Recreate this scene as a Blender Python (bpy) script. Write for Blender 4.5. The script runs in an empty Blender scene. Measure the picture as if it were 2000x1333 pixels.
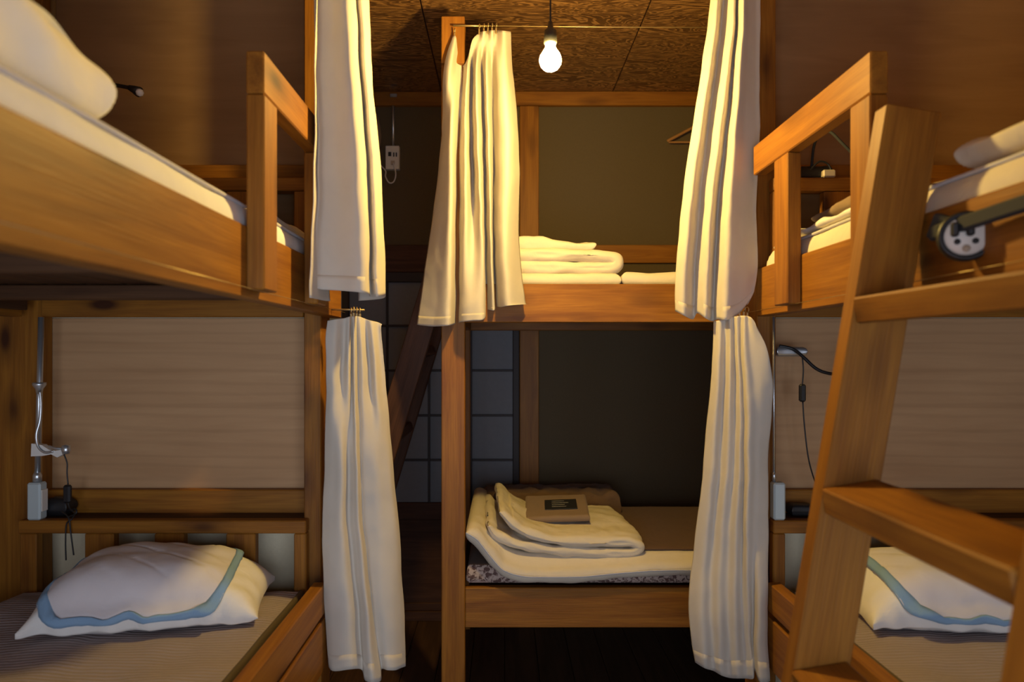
import bpy, math, random
from mathutils import Vector, Matrix, noise
random.seed(7)
S = bpy.context.scene
C = S.collection
CAMZ = 1.40
FPX, CX, CY = 1352.0, 982.0, 690.0          # focal length and principal point in pixels of 2000x1333

# ------------------------------------------------------------------ camera, world, light, exposure
cam_d = bpy.data.cameras.new('camera'); cam = bpy.data.objects.new('camera', cam_d); C.objects.link(cam)
cam.location = (0, 0, CAMZ); cam.rotation_euler = (math.radians(90), 0, 0)
cam_d.sensor_width = 36; cam_d.lens = FPX / 2000 * 36
cam_d.shift_x = (1000 - CX) / 2000; cam_d.shift_y = (CY - 666.5) / 2000
cam_d.clip_start = 0.02
cam_d.dof.use_dof = True; cam_d.dof.focus_distance = 2.45; cam_d.dof.aperture_fstop = 2.4
S.camera = cam
w = bpy.data.worlds.new('daylight'); S.world = w; w.use_nodes = True
w.node_tree.nodes['Background'].inputs[0].default_value = (0.62, 0.76, 1.0, 1)
w.node_tree.nodes['Background'].inputs[1].default_value = 0.6
BULB_STRENGTH = 1400.0
BULB_COLOR = (1.0, 0.68, 0.19)
ld = bpy.data.lights.new('added_window_daylight', 'AREA'); ld.shape = 'RECTANGLE'; ld.size = 2.4; ld.size_y = 1.3  # area lamp outside the added, unseen window supplies the daylight
ld.energy = 45; ld.color = (0.74, 0.82, 1.0)
lo = bpy.data.objects.new('added_window_daylight', ld); C.objects.link(lo)
lo.location = (0.15, -0.85, 0.95); lo.rotation_euler = (math.radians(90), 0, 0)
S.view_settings.view_transform = 'Standard'; S.view_settings.look = 'None'
S.view_settings.gamma = 1; S.view_settings.use_curve_mapping = False
S.view_settings.exposure = 0.0

# ------------------------------------------------------------------ helpers
WM = {}
def P(px, py, Y):                            # a photo pixel at a chosen real distance -> world point
    return Vector(((px - CX) / FPX * Y, Y, CAMZ + (CY - py) / FPX * Y))
def zz(Z): return CAMZ + Z
def link(o, parent=None, M=None):
    C.objects.link(o)
    M = M if M is not None else Matrix.Identity(4)
    o.matrix_basis = M; WM[o] = M
    if parent is not None:
        o.parent = parent; o.matrix_parent_inverse = WM[parent].inverted()
    return o
def tag(o, label, cat, group=None):
    o['label'] = label; o['category'] = cat
    if group: o['group'] = group
    return o
def thing(name, loc, label, cat, group=None):
    o = bpy.data.objects.new(name, None); o.empty_display_size = .05
    link(o, None, Matrix.Translation(Vector(loc)))
    return tag(o, label, cat, group)
def mesh(name, V, F, mat, parent=None, M=None, smooth=False, mats=None, fm=None):
    me = bpy.data.meshes.new(name); me.from_pydata([tuple(v) for v in V], [], F)
    for m in (mats or [mat]): me.materials.append(MT[m])
    if fm: me.polygons.foreach_set('material_index', fm)
    if smooth: me.polygons.foreach_set('use_smooth', [True] * len(me.polygons))
    me.update()
    o = bpy.data.objects.new(name, me)
    return link(o, parent, M)
def structure(o): o['kind'] = 'structure'; return o
def boxgeo(sx, sy, sz, b=.003):
    # bevelled box centred on the origin
    b = min(b, .3 * min(sx, sy, sz)); hx, hy, hz = sx / 2, sy / 2, sz / 2
    V = []; idx = {}
    for i in (-1, 1):
        for j in (-1, 1):
            for k in (-1, 1):
                for a in range(3):
                    d = [b, b, b]; d[a] = 0
                    idx[(i, j, k, a)] = len(V)
                    V.append((i * (hx - d[0]), j * (hy - d[1]), k * (hz - d[2])))
    F = []
    for a in range(3):                       # faces
        o1, o2 = [q for q in range(3) if q != a]
        for s in (-1, 1):
            loop = []
            for (p, q) in ((-1, -1), (1, -1), (1, 1), (-1, 1)):
                c = [0, 0, 0]; c[a] = s; c[o1] = p; c[o2] = q; loop.append(idx[(*c, a)])
            if (s > 0) == (a == 1): loop.reverse()
            F.append(loop)
    for a in range(3):                       # edges along axis a
        o1, o2 = [q for q in range(3) if q != a]
        for p in (-1, 1):
            for q in (-1, 1):
                c0 = [0, 0, 0]; c1 = [0, 0, 0]
                c0[a] = -1; c1[a] = 1; c0[o1] = c1[o1] = p; c0[o2] = c1[o2] = q
                F.append([idx[(*c0, o1)], idx[(*c1, o1)], idx[(*c1, o2)], idx[(*c0, o2)]])
    for i in (-1, 1):
        for j in (-1, 1):
            for k in (-1, 1): F.append([idx[(i, j, k, a)] for a in range(3)])
    return V, F
def fixnormals(o):
    import bmesh
    bm = bmesh.new(); bm.from_mesh(o.data); bmesh.ops.recalc_face_normals(bm, faces=bm.faces); bm.to_mesh(o.data); bm.free(); return o
def abox(name, x0, x1, y0, y1, z0, z1, mat, parent=None, b=.003):
    d = [x1 - x0, y1 - y0, z1 - z0]; c = Vector(((x0 + x1) / 2, (y0 + y1) / 2, (z0 + z1) / 2))
    a = d.index(max(d))
    if a == 0: M = Matrix.Identity(4); s = d
    elif a == 1: M = Matrix.Rotation(math.pi / 2, 4, 'Z'); s = [d[1], d[0], d[2]]
    else: M = Matrix.Rotation(-math.pi / 2, 4, 'Y'); s = [d[2], d[1], d[0]]
    V, F = boxgeo(*s, b)
    return fixnormals(mesh(name, V, F, mat, parent, Matrix.Translation(c) @ M))
def board(name, a, b, wdir, width, thick, mat, parent=None, bev=.003):
    a = Vector(a); b = Vector(b); x = (b - a).normalized(); y = Vector(wdir); y = (y - x * y.dot(x)).normalized(); z = x.cross(y)
    M = Matrix((( x.x, y.x, z.x, 0), (x.y, y.y, z.y, 0), (x.z, y.z, z.z, 0), (0, 0, 0, 1)))
    V, F = boxgeo((b - a).length, width, thick, bev)
    return fixnormals(mesh(name, V, F, mat, parent, Matrix.Translation((a + b) / 2) @ M))
def cr(p, t):                                 # Catmull-Rom through a list of tuples, t in 0..len-1
    n = len(p); i = min(int(t), n - 2); f = t - i
    p0 = p[max(i - 1, 0)]; p1 = p[i]; p2 = p[i + 1]; p3 = p[min(i + 2, n - 1)]
    return [0.5 * (2 * b + (c - a) * f + (2 * a - 5 * b + 4 * c - d) * f * f + (-a + 3 * b - 3 * c + d) * f ** 3) for a, b, c, d in zip(p0, p1, p2, p3)]
def smoothpath(pts, n):
    pts = [tuple(q) for q in pts]
    return [Vector(cr(pts, (len(pts) - 1) * i / n)) for i in range(n + 1)]
def tube(name, pts, r, mat, parent=None, n=8, closed=False, radii=None):
    V = []; F = []; m = len(pts); up = Vector((0.31, 0.17, 0.93)); prev = None
    for i, p in enumerate(pts):
        t = (pts[(i + 1) % m] - pts[i - 1]) if closed else (pts[min(i + 1, m - 1)] - pts[max(i - 1, 0)])
        t.normalize()
        s = (up if prev is None else prev); s = (s - t * s.dot(t))
        if s.length < 1e-4: s = t.orthogonal()
        s.normalize(); prev = s; q = t.cross(s)
        rr = radii[i] if radii else r
        for k in range(n):
            a = 2 * math.pi * k / n; V.append(p + (s * math.cos(a) + q * math.sin(a)) * rr)
    for i in range(m if closed else m - 1):
        j = (i + 1) % m
        for k in range(n): F.append([i * n + k, i * n + (k + 1) % n, j * n + (k + 1) % n, j * n + k])
    if not closed: F.append(list(range(n))[::-1]); F.append([(m - 1) * n + k for k in range(n)])
    return fixnormals(mesh(name, V, F, mat, parent, smooth=True))
def ring(name, c, ax, R, r, mat, parent):
    ax = Vector(ax).normalized(); u = ax.orthogonal().normalized(); v = ax.cross(u); c = Vector(c)
    return tube(name, [c + (u * math.cos(a) + v * math.sin(a)) * R for a in [2 * math.pi * k / 14 for k in range(14)]], r, mat, parent, 6, True)
def lathe(name, prof, c, mat, parent=None, n=28, M=None):
    V = []; F = []
    for (r, z) in prof:
        for k in range(n):
            a = 2 * math.pi * k / n; V.append(Vector((r * math.cos(a), r * math.sin(a), z)))
    for i in range(len(prof) - 1):
        for k in range(n): F.append([i * n + k, i * n + (k + 1) % n, (i + 1) * n + (k + 1) % n, (i + 1) * n + k])
    if prof[0][0] > 1e-4: F.append(list(range(n))[::-1])
    if prof[-1][0] > 1e-4: F.append([(len(prof) - 1) * n + k for k in range(n)])
    return fixnormals(mesh(name, V, F, mat, parent, Matrix.Translation(Vector(c)) @ (M or Matrix.Identity(4)), smooth=True))
def nz(p, s, seed=0.0): return noise.noise(Vector((p[0] * s + seed, p[1] * s + seed * 1.7, p[2] * s - seed)))
def edge_samples(n): return [math.copysign(1 - (1 - abs(t)) ** 1.9, t) for t in [-1 + 2 * i / n for i in range(n + 1)]]
def slab(name, x0, x1, y0, y1, z0, z1, r, mat, parent=None, amp=.006, sc=6, seed=0, nx=40, ny=40, topfn=None, flat=.0):
    # soft padded slab with rounded sides; topfn(x,y) may add height to the top
    U = edge_samples(nx); W = edge_samples(ny); V = []; F = []
    cx, cy, hx, hy, h = (x0 + x1) / 2, (y0 + y1) / 2, (x1 - x0) / 2, (y1 - y0) / 2, (z1 - z0) / 2; cz = (z0 + z1) / 2
    def hh(u, v):
        d = min((1 - abs(u)) * hx, (1 - abs(v)) * hy) / r
        return math.sqrt(max(0, 1 - (1 - min(d, 1)) ** 2))
    for side in (1, -1):
        for v in W:
            for u in U:
                x, y = cx + u * hx, cy + v * hy; k = hh(u, v)
                z = cz + side * h * k
                if side > 0:
                    z += amp * k * nz((x, y, 0), sc, seed) + .4 * amp * k * nz((x, y, 3), sc * 2.7, seed)
                    if topfn: z += topfn(x, y) * k
                e = amp * nz((x, y, z * 2), sc, seed + 9)
                V.append((x + e * (1 if abs(u) > .9 else 0), y + e * (1 if abs(v) > .9 else 0), z))
    n = nx + 1; off = n * (ny + 1)
    for j in range(ny):
        for i in range(nx):
            a = j * n + i
            F.append([a, a + 1, a + n + 1, a + n]); F.append([off + a, off + a + n, off + a + n + 1, off + a + 1])
    o = mesh(name, V, F, mat, parent, smooth=True)
    import bmesh
    bm = bmesh.new(); bm.from_mesh(o.data); bmesh.ops.remove_doubles(bm, verts=bm.verts, dist=1e-5); bmesh.ops.recalc_face_normals(bm, faces=bm.faces); bm.to_mesh(o.data); bm.free()
    return o
def ribbon(name, line, th, y0, y1, mat, parent=None, amp=.006, sc=7, seed=0, ns=90, ny=34, fn=None):
    # padded cloth folded along a centre line in x/z, running back along y
    path = smoothpath([(a, b, 0) for a, b in line], ns); V = []; F = []
    ys = [(t + 1) / 2 for t in edge_samples(ny)]
    L = [0]
    for i in range(ns): L.append(L[-1] + (path[i + 1] - path[i]).length)
    row = []
    for i in range(ns + 1): row.append((i, 1))
    for i in range(ns, -1, -1): row.append((i, -1))
    for t in ys:
        y = y0 + (y1 - y0) * t; d = min(t, 1 - t) * (y1 - y0) / (th * .6); fy = math.sqrt(max(0.02, 1 - (1 - min(1, d)) ** 2))
        for (i, sd) in row:
            tg = (path[min(i + 1, ns)] - path[max(i - 1, 0)]).normalized(); nn = Vector((-tg.y, tg.x, 0))
            de = min(L[i], L[-1] - L[i]) / (th * .6); fs = math.sqrt(max(0.0, 1 - (1 - min(1, de)) ** 2))
            q = path[i] + nn * (sd * th / 2 * fy * fs)
            x, z = q.x, q.y
            if fn: dx, dz = fn(x, y, z, t); x += dx; z += dz
            a = amp * (nz((x, y, z), sc, seed) + .5 * nz((x, y, z), sc * 2.5, seed))
            V.append((x + nn.x * a * sd, y + amp * nz((x, y, z), sc, seed + 5) * (1 if t in (0, 1) else .3), z + nn.y * a * sd))
    n = len(row)
    for j in range(ny):
        for i in range(n):
            k = (i + 1) % n; F.append([j * n + i, j * n + k, (j + 1) * n + k, (j + 1) * n + i])
    for i in range(ns):
        F.append([i, i + 1, n - 2 - i, n - 1 - i]); F.append([ny * n + i, ny * n + i + 1, ny * n + n - 2 - i, ny * n + n - 1 - i])
    return fixnormals(mesh(name, V, F, mat, parent, smooth=True))

# ------------------------------------------------------------------ materials (all procedural)
MT = {}
def mat(name):
    m = bpy.data.materials.new(name); m.use_nodes = True; MT[name] = m
    nt = m.node_tree; return m, nt, nt.nodes['Principled BSDF']
def nd(nt, t, **kw):
    n = nt.nodes.new(t)
    for k, v in kw.items(): setattr(n, k, v)
    return n
def ramp(nt, fac, stops):
    r = nd(nt, 'ShaderNodeValToRGB'); e = r.color_ramp.elements
    while len(e) < len(stops): e.new(.5)
    for q, (p, c) in zip(e, stops): q.position = p; q.color = (*c, 1)
    nt.links.new(fac, r.inputs[0]); return r.outputs[0]
def coords(nt, scale, rnd=True, kind='Object'):
    tc = nd(nt, 'ShaderNodeTexCoord'); mp = nd(nt, 'ShaderNodeMapping'); mp.inputs['Scale'].default_value = scale
    src = tc.outputs[kind]
    if rnd:
        oi = nd(nt, 'ShaderNodeObjectInfo'); mu = nd(nt, 'ShaderNodeMath', operation='MULTIPLY'); mu.inputs[1].default_value = 37.0
        nt.links.new(oi.outputs['Random'], mu.inputs[0])
        ad = nd(nt, 'ShaderNodeVectorMath', operation='ADD'); nt.links.new(src, ad.inputs[0]); nt.links.new(mu.outputs[0], ad.inputs[1]); src = ad.outputs[0]
    nt.links.new(src, mp.inputs[0]); return mp.outputs[0]
def noisetex(nt, vec, scale, detail=4, dist=0, rough=.55):
    n = nd(nt, 'ShaderNodeTexNoise'); n.inputs['Scale'].default_value = scale; n.inputs['Detail'].default_value = detail
    n.inputs['Distortion'].default_value = dist; n.inputs['Roughness'].default_value = rough
    nt.links.new(vec, n.inputs['Vector']); return n.outputs['Fac']
def bump(nt, b, h, strength, dist=.01):
    n = nd(nt, 'ShaderNodeBump'); n.inputs['Strength'].default_value = strength; n.inputs['Distance'].default_value = dist
    nt.links.new(h, n.inputs['Height']); nt.links.new(n.outputs[0], b.inputs['Normal'])
def mixc(nt, fac, a, b, mode='MIX'):
    n = nd(nt, 'ShaderNodeMix', data_type='RGBA', blend_type=mode)
    if isinstance(fac, float): n.inputs[0].default_value = fac
    else: nt.links.new(fac, n.inputs[0])
    for s, v in ((n.inputs[6], a), (n.inputs[7], b)):
        if isinstance(v, tuple): s.default_value = (*v, 1)
        else: nt.links.new(v, s)
    return n.outputs[2]
def wood(name, dark, light, knot, rough=.5, knots=True, gscale=(1.0, 13, 13)):
    m, nt, b = mat(name)
    v = coords(nt, gscale)
    g = noisetex(nt, v, 2.2, 5, .8)
    col = ramp(nt, g, [(.28, dark), (.5, tuple((a + c) / 2 for a, c in zip(dark, light))), (.72, light)])
    f = noisetex(nt, coords(nt, (2, 90, 90)), 3, 2)
    col = mixc(nt, .35, col, ramp(nt, f, [(.35, (.55, .5, .45)), (.65, (1, 1, 1))]), 'MULTIPLY')
    if knots:
        vo = nd(nt, 'ShaderNodeTexVoronoi'); vo.inputs['Scale'].default_value = 1.0; nt.links.new(coords(nt, (3.2, 8, 8)), vo.inputs['Vector'])
        k = ramp(nt, vo.outputs['Distance'], [(.10, (1, 1, 1)), (.19, (.40, .40, .40)), (.36, (0, 0, 0))])
        col = mixc(nt, k, col, knot)
    nt.links.new(col, b.inputs['Base Color']); b.inputs['Roughness'].default_value = rough
    b.inputs['Specular IOR Level'].default_value = .22
    bump(nt, b, f, .25, .002); return m
wood('honey_pine', (.205, .073, .011), (.36, .150, .019), (.05, .016, .006), .48)
wood('dark_timber', (.052, .021, .010), (.105, .045, .022), (.02, .01, .006), .6, False)
wood('floor_wood', (.05, .026, .014), (.10, .05, .026), (.02, .01, .006), .4, False)
wood('shaded_deck_wood', (.055, .024, .010), (.10, .045, .018), (.05, .02, .008), .6)  # darkened colour stands in for shade under the bunks
wood('hanger_wood', (.33, .16, .06), (.45, .24, .09), (.1, .05, .02), .5, False)
def plain(name, c, rough=.6, metal=0, bscale=None, bstr=.2, var=.0):
    m, nt, b = mat(name); b.inputs['Base Color'].default_value = (*c, 1); b.inputs['Roughness'].default_value = rough; b.inputs['Metallic'].default_value = metal
    if bscale:
        f = noisetex(nt, coords(nt, (1, 1, 1), False), bscale, 5); bump(nt, b, f, bstr, .004)
        if var: nt.links.new(mixc(nt, f, tuple(x * (1 - var) for x in c), tuple(x * (1 + var) for x in c)), b.inputs['Base Color'])
    return m
plain('olive_plaster', (.105, .074, .035), .9, 0, 120, .3, .12)
plain('cream_wall', (.70, .60, .40), .85, 0, 90, .2, .06)
plain('plaster', (.45, .40, .32), .9, 0, 60, .2, .05)
plain('steel', (.62, .66, .68), .32, .85)
plain('grey_box', (.50, .58, .58), .45, .15)
plain('black_plastic', (.012, .012, .013), .45)
plain('grey_bar', (.022, .024, .028), .85)
plain('white_plastic', (.72, .69, .62), .45)
plain('brass', (.55, .42, .2), .35, .8)
plain('beige_plastic', (.45, .37, .27), .5)
plain('shoji_bar', (.022, .012, .008), .6)
plain('label_black', (.012, .012, .015), .6)
plain('label_print', (.28, .27, .26), .7)
plain('clear_glass', (.8, .78, .75), .1)
plain('blue_binding', (.22, .36, .52), .85, 0, 400, .3, .05)
plain('olive_binding', (.10, .07, .035), .85, 0, 400, .3, .05)
def ply(name, dark, light, sx, sz, dist, contrast=1.0):
    m, nt, b = mat(name)
    v = coords(nt, (sx, sx if sx < sz else sz, sz), False)
    g = noisetex(nt, v, 1.0, 6, dist, .6)
    wv = nd(nt, 'ShaderNodeTexWave', wave_type='RINGS'); wv.inputs['Scale'].default_value = .6; wv.inputs['Distortion'].default_value = 9; wv.inputs['Detail'].default_value = 3
    nt.links.new(v, wv.inputs['Vector'])
    c = ramp(nt, g, [(.3, dark), (.7, light)])
    c = mixc(nt, .28 * contrast, c, ramp(nt, wv.outputs[0], [(.0, (.45, .4, .36)), (.35, (1, 1, 1))]), 'MULTIPLY')
    nt.links.new(c, b.inputs['Base Color']); b.inputs['Roughness'].default_value = .62; b.inputs['Specular IOR Level'].default_value = .3
    bump(nt, b, g, .1, .003); return m
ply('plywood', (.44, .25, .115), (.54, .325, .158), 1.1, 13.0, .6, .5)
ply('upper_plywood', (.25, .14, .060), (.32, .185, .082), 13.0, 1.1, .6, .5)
def ceiling_mat():
    m, nt, b = mat('ceiling_plywood')
    v = coords(nt, (9, 1.6, 1), True)
    n1 = noisetex(nt, v, 1.2, 3, 2.2)
    wv = nd(nt, 'ShaderNodeMath', operation='SINE'); mu = nd(nt, 'ShaderNodeMath', operation='MULTIPLY'); mu.inputs[1].default_value = 75
    nt.links.new(n1, mu.inputs[0]); nt.links.new(mu.outputs[0], wv.inputs[0])
    c = ramp(nt, wv.outputs[0], [(.0, (.11, .05, .016)), (.6, (.31, .155, .05)), (1., (.36, .185, .062))])
    nt.links.new(c, b.inputs['Base Color']); b.inputs['Roughness'].default_value = .45
    bump(nt, b, wv.outputs[0], .15, .002)
ceiling_mat()
def cloth(name, c, trans=.25, weave=900, wr=.35, c2=None, quilt=None, wscale=14):
    m, nt, b = mat(name)
    n = noisetex(nt, coords(nt, (1, 1, 1), False), weave, 2); n2 = noisetex(nt, coords(nt, (1, 1, 1), False), wscale, 4, .6)
    col = mixc(nt, n2, tuple(x * .93 for x in c), tuple(min(1, x * 1.05) for x in c))
    if c2: col = mixc(nt, ramp(nt, noisetex(nt, coords(nt, (1, 1, 1), False), 60, 3, 1.), [(.45, (0, 0, 0)), (.55, (1, 1, 1))]), c, c2)
    nt.links.new(col, b.inputs['Base Color']); b.inputs['Roughness'].default_value = .95; b.inputs['Specular IOR Level'].default_value = .08
    b.inputs['Sheen Weight'].default_value = .1
    h = nd(nt, 'ShaderNodeMath', operation='MULTIPLY_ADD'); h.inputs[1].default_value = .12
    nt.links.new(n, h.inputs[0]); nt.links.new(n2, h.inputs[2])
    hh = h.outputs[0]
    if quilt:
        wv = nd(nt, 'ShaderNodeTexWave'); wv.bands_direction = 'Y'; wv.inputs['Scale'].default_value = quilt; wv.inputs['Distortion'].default_value = 2.0; wv.inputs['Detail'].default_value = 2
        nt.links.new(coords(nt, (1, 1, 1), False), wv.inputs['Vector'])
        a = nd(nt, 'ShaderNodeMath', operation='MULTIPLY_ADD'); a.inputs[1].default_value = .5; nt.links.new(wv.outputs[0], a.inputs[0]); nt.links.new(hh, a.inputs[2]); hh = a.outputs[0]
    bump(nt, b, hh, wr, .008)
    if trans:
        tr = nd(nt, 'ShaderNodeBsdfTranslucent'); nt.links.new(col, tr.inputs[0]); mx = nd(nt, 'ShaderNodeMixShader'); mx.inputs[0].default_value = trans
        nt.links.new(b.outputs[0], mx.inputs[1]); nt.links.new(tr.outputs[0], mx.inputs[2]); nt.links.new(mx.outputs[0], nt.nodes['Material Output'].inputs[0])
cloth('curtain_cotton', (.66, .595, .49), .14, 900, .12)
cloth('linen_white', (.80, .77, .71), 0, 900, .45)
cloth('linen_cream', (.69, .61, .47), 0, 900, .55)
cloth('sheet_white', (.80, .80, .79), 0, 900, .3)
cloth('pad_mauve', (.34, .28, .275), 0, 700, .45, None, 22)
cloth('pillow_pad', (.66, .62, .62), 0, 700, .25)
cloth('futon_side', (.56, .54, .55), 0, 800, .3)
cloth('brocade', (.46, .36, .30), 0, 300, .3, (.12, .07, .06))
cloth('brown_fleece', (.14, .085, .05), 0, 120, .9)
cloth('brown_mat', (.13, .075, .04), 0, 200, .4)
cloth('brown_linen', (.25, .17, .10), 0, 600, .4)
def emit(name, c, s):
    m, nt, b = mat(name); b.inputs['Base Color'].default_value = (*c, 1); b.inputs['Emission Color'].default_value = (*c, 1); b.inputs['Emission Strength'].default_value = s
emit('bulb_glass', BULB_COLOR, BULB_STRENGTH)
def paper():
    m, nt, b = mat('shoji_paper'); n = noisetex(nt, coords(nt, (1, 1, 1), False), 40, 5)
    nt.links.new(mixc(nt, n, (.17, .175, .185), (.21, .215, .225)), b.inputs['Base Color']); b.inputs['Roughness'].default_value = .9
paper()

# ------------------------------------------------------------------ the room
XL, XR, YB, YF, ZC = -1.64, 1.92, 3.65, -.60, 1.371
floor = structure(abox('floor', XL - .1, XR + .1, YF - .1, YB + .1, -.06, -.012, 'dark_timber'))
x = XL; k = 0
while x < XR:
    structure_plank = abox('floor_plank', x, min(x + .147, XR), YF, YB, -.012, 0.0, 'floor_wood', floor, .0015); x += .15
ceil = structure(abox('ceiling', XL - .1, XR + .1, YF - .1, YB + .1, zz(ZC) + .012, zz(ZC) + .06, 'dark_timber'))
for i, xa in enumerate((-2.122, -1.222, -.322, .578, 1.478)):
    for (ya, yb) in ((YF, .02), (.02, 1.84), (1.84, YB)):
        abox('ceiling_panel', max(xa + .003, XL), min(xa + .897, XR), ya + .003, yb - .003, zz(ZC), zz(ZC) + .012, 'ceiling_plywood', ceil, .002)
structure(abox('wall_left', XL - .08, XL, YF - .1, YB + .1, 0, zz(ZC) + .012, 'plywood'))
structure(abox('wall_right', XR, XR + .08, YF - .1, YB + .1, 0, zz(ZC) + .012, 'plywood'))
wb = structure(abox('wall_back', XL, XR, YB, YB + .08, 0, zz(ZC) + .012, 'olive_plaster'))
# partitions at the heads of the two side bunks
for nm, xa, xb in (('wall_back_left', XL, -.60), ('wall_back_right', .86, XR)):
    pw = structure(abox(nm, xa, xb, 2.30, 2.36, 0, zz(ZC), 'cream_wall'))
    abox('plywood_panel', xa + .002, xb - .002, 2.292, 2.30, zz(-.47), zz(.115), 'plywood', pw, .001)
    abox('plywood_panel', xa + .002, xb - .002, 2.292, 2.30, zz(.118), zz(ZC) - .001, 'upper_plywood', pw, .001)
# unseen wall behind the camera, its window added to explain the daylight
WX0, WX1, WZ0, WZ1 = -1.05, 1.35, .30, 1.60
def holed(name, y0, y1):
    V = []; F = []
    o = [(XL, 0), (XR, 0), (XR, zz(ZC)), (XL, zz(ZC))]; h = [(WX0, WZ0), (WX1, WZ0), (WX1, WZ1), (WX0, WZ1)]
    for y in (y0, y1):
        for p in o + h: V.append((p[0], y, p[1]))
    for i in range(4):
        j = (i + 1) % 4
        F += [[i, j, 4 + j, 4 + i], [8 + j, 8 + i, 12 + i, 12 + j], [i, 8 + i, 8 + j, j], [4 + j, 12 + j, 12 + i, 4 + i]]
    return fixnormals(mesh(name, V, F, 'plaster'))
structure(holed('wall_front', YF - .08, YF))
wf = structure(abox('added_window_1', WX0, WX1, YF - .07, YF - .01, WZ0, WZ0 + .04, 'dark_timber'))
for a in ((WX0, WX1, WZ1 - .04, WZ1), (WX0, WX0 + .04, WZ0, WZ1), (WX1 - .04, WX1, WZ0, WZ1), (.13, .17, WZ0, WZ1)):
    abox('added_window_frame', a[0], a[1], YF - .07, YF - .01, a[2], a[3], 'dark_timber', wf)
# back wall timbers
structure(abox('trim_1', XL, XR, YB - .03, YB, zz(1.297), zz(1.371) - .001, 'honey_pine'))
structure(abox('trim_2', .089, .189, YB - .025, YB, 0, zz(1.296), 'honey_pine'))
structure(abox('trim_3', XL, .088, YB - .022, YB, zz(.424), zz(.567), 'dark_timber'))
structure(abox('trim_4', .19, XR, YB - .022, YB, zz(.473), zz(.567), 'honey_pine'))
structure(abox('trim_5', XL, .088, YB - .03, YB, zz(.372), zz(.423), 'shoji_bar'))
structure(abox('trim_6', XL, .088, YB - .04, YB, .0, .05, 'dark_timber'))
# sliding paper door
def shoji(n, x0, x1, y):
    d = structure(abox('door_%d' % n, x0, x0 + .034, y - .026, y, .05, zz(.372), 'shoji_bar'))
    abox('door_stile', x1 - .034, x1, y - .026, y, .05, zz(.372), 'shoji_bar', d)
    abox('bottom_rail', x0 + .034, x1 - .034, y - .026, y, zz(-.875), zz(-.785), 'dark_timber', d)
    abox('kick_panel', x0 + .034, x1 - .034, y - .016, y - .008, .08, zz(-.875), 'dark_timber', d)
    abox('kick_rail', x0 + .034, x1 - .034, y - .026, y, .05, .09, 'dark_timber', d)
    xs = [x0 + .034 + i * (x1 - x0 - .068) / 4 for i in range(5)]
    zs = [-.785, -.562, -.328, -.092, .143, .372]
    for i in range(4):
        for j in range(5):
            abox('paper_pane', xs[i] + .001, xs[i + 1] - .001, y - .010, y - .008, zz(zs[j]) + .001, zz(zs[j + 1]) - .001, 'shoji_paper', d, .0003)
    for i in range(1, 4): abox('muntin', xs[i] - .006, xs[i] + .006, y - .022, y - .010, zz(-.785), zz(.372), 'shoji_bar', d, .001)
    for j in range(1, 5): abox('muntin', xs[0], xs[-1], y - .020, y - .011, zz(zs[j]) - .006, zz(zs[j]) + .006, 'shoji_bar', d, .001)
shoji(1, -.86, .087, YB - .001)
shoji(2, -1.64, -.80, YB + .000 - .03)
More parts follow.
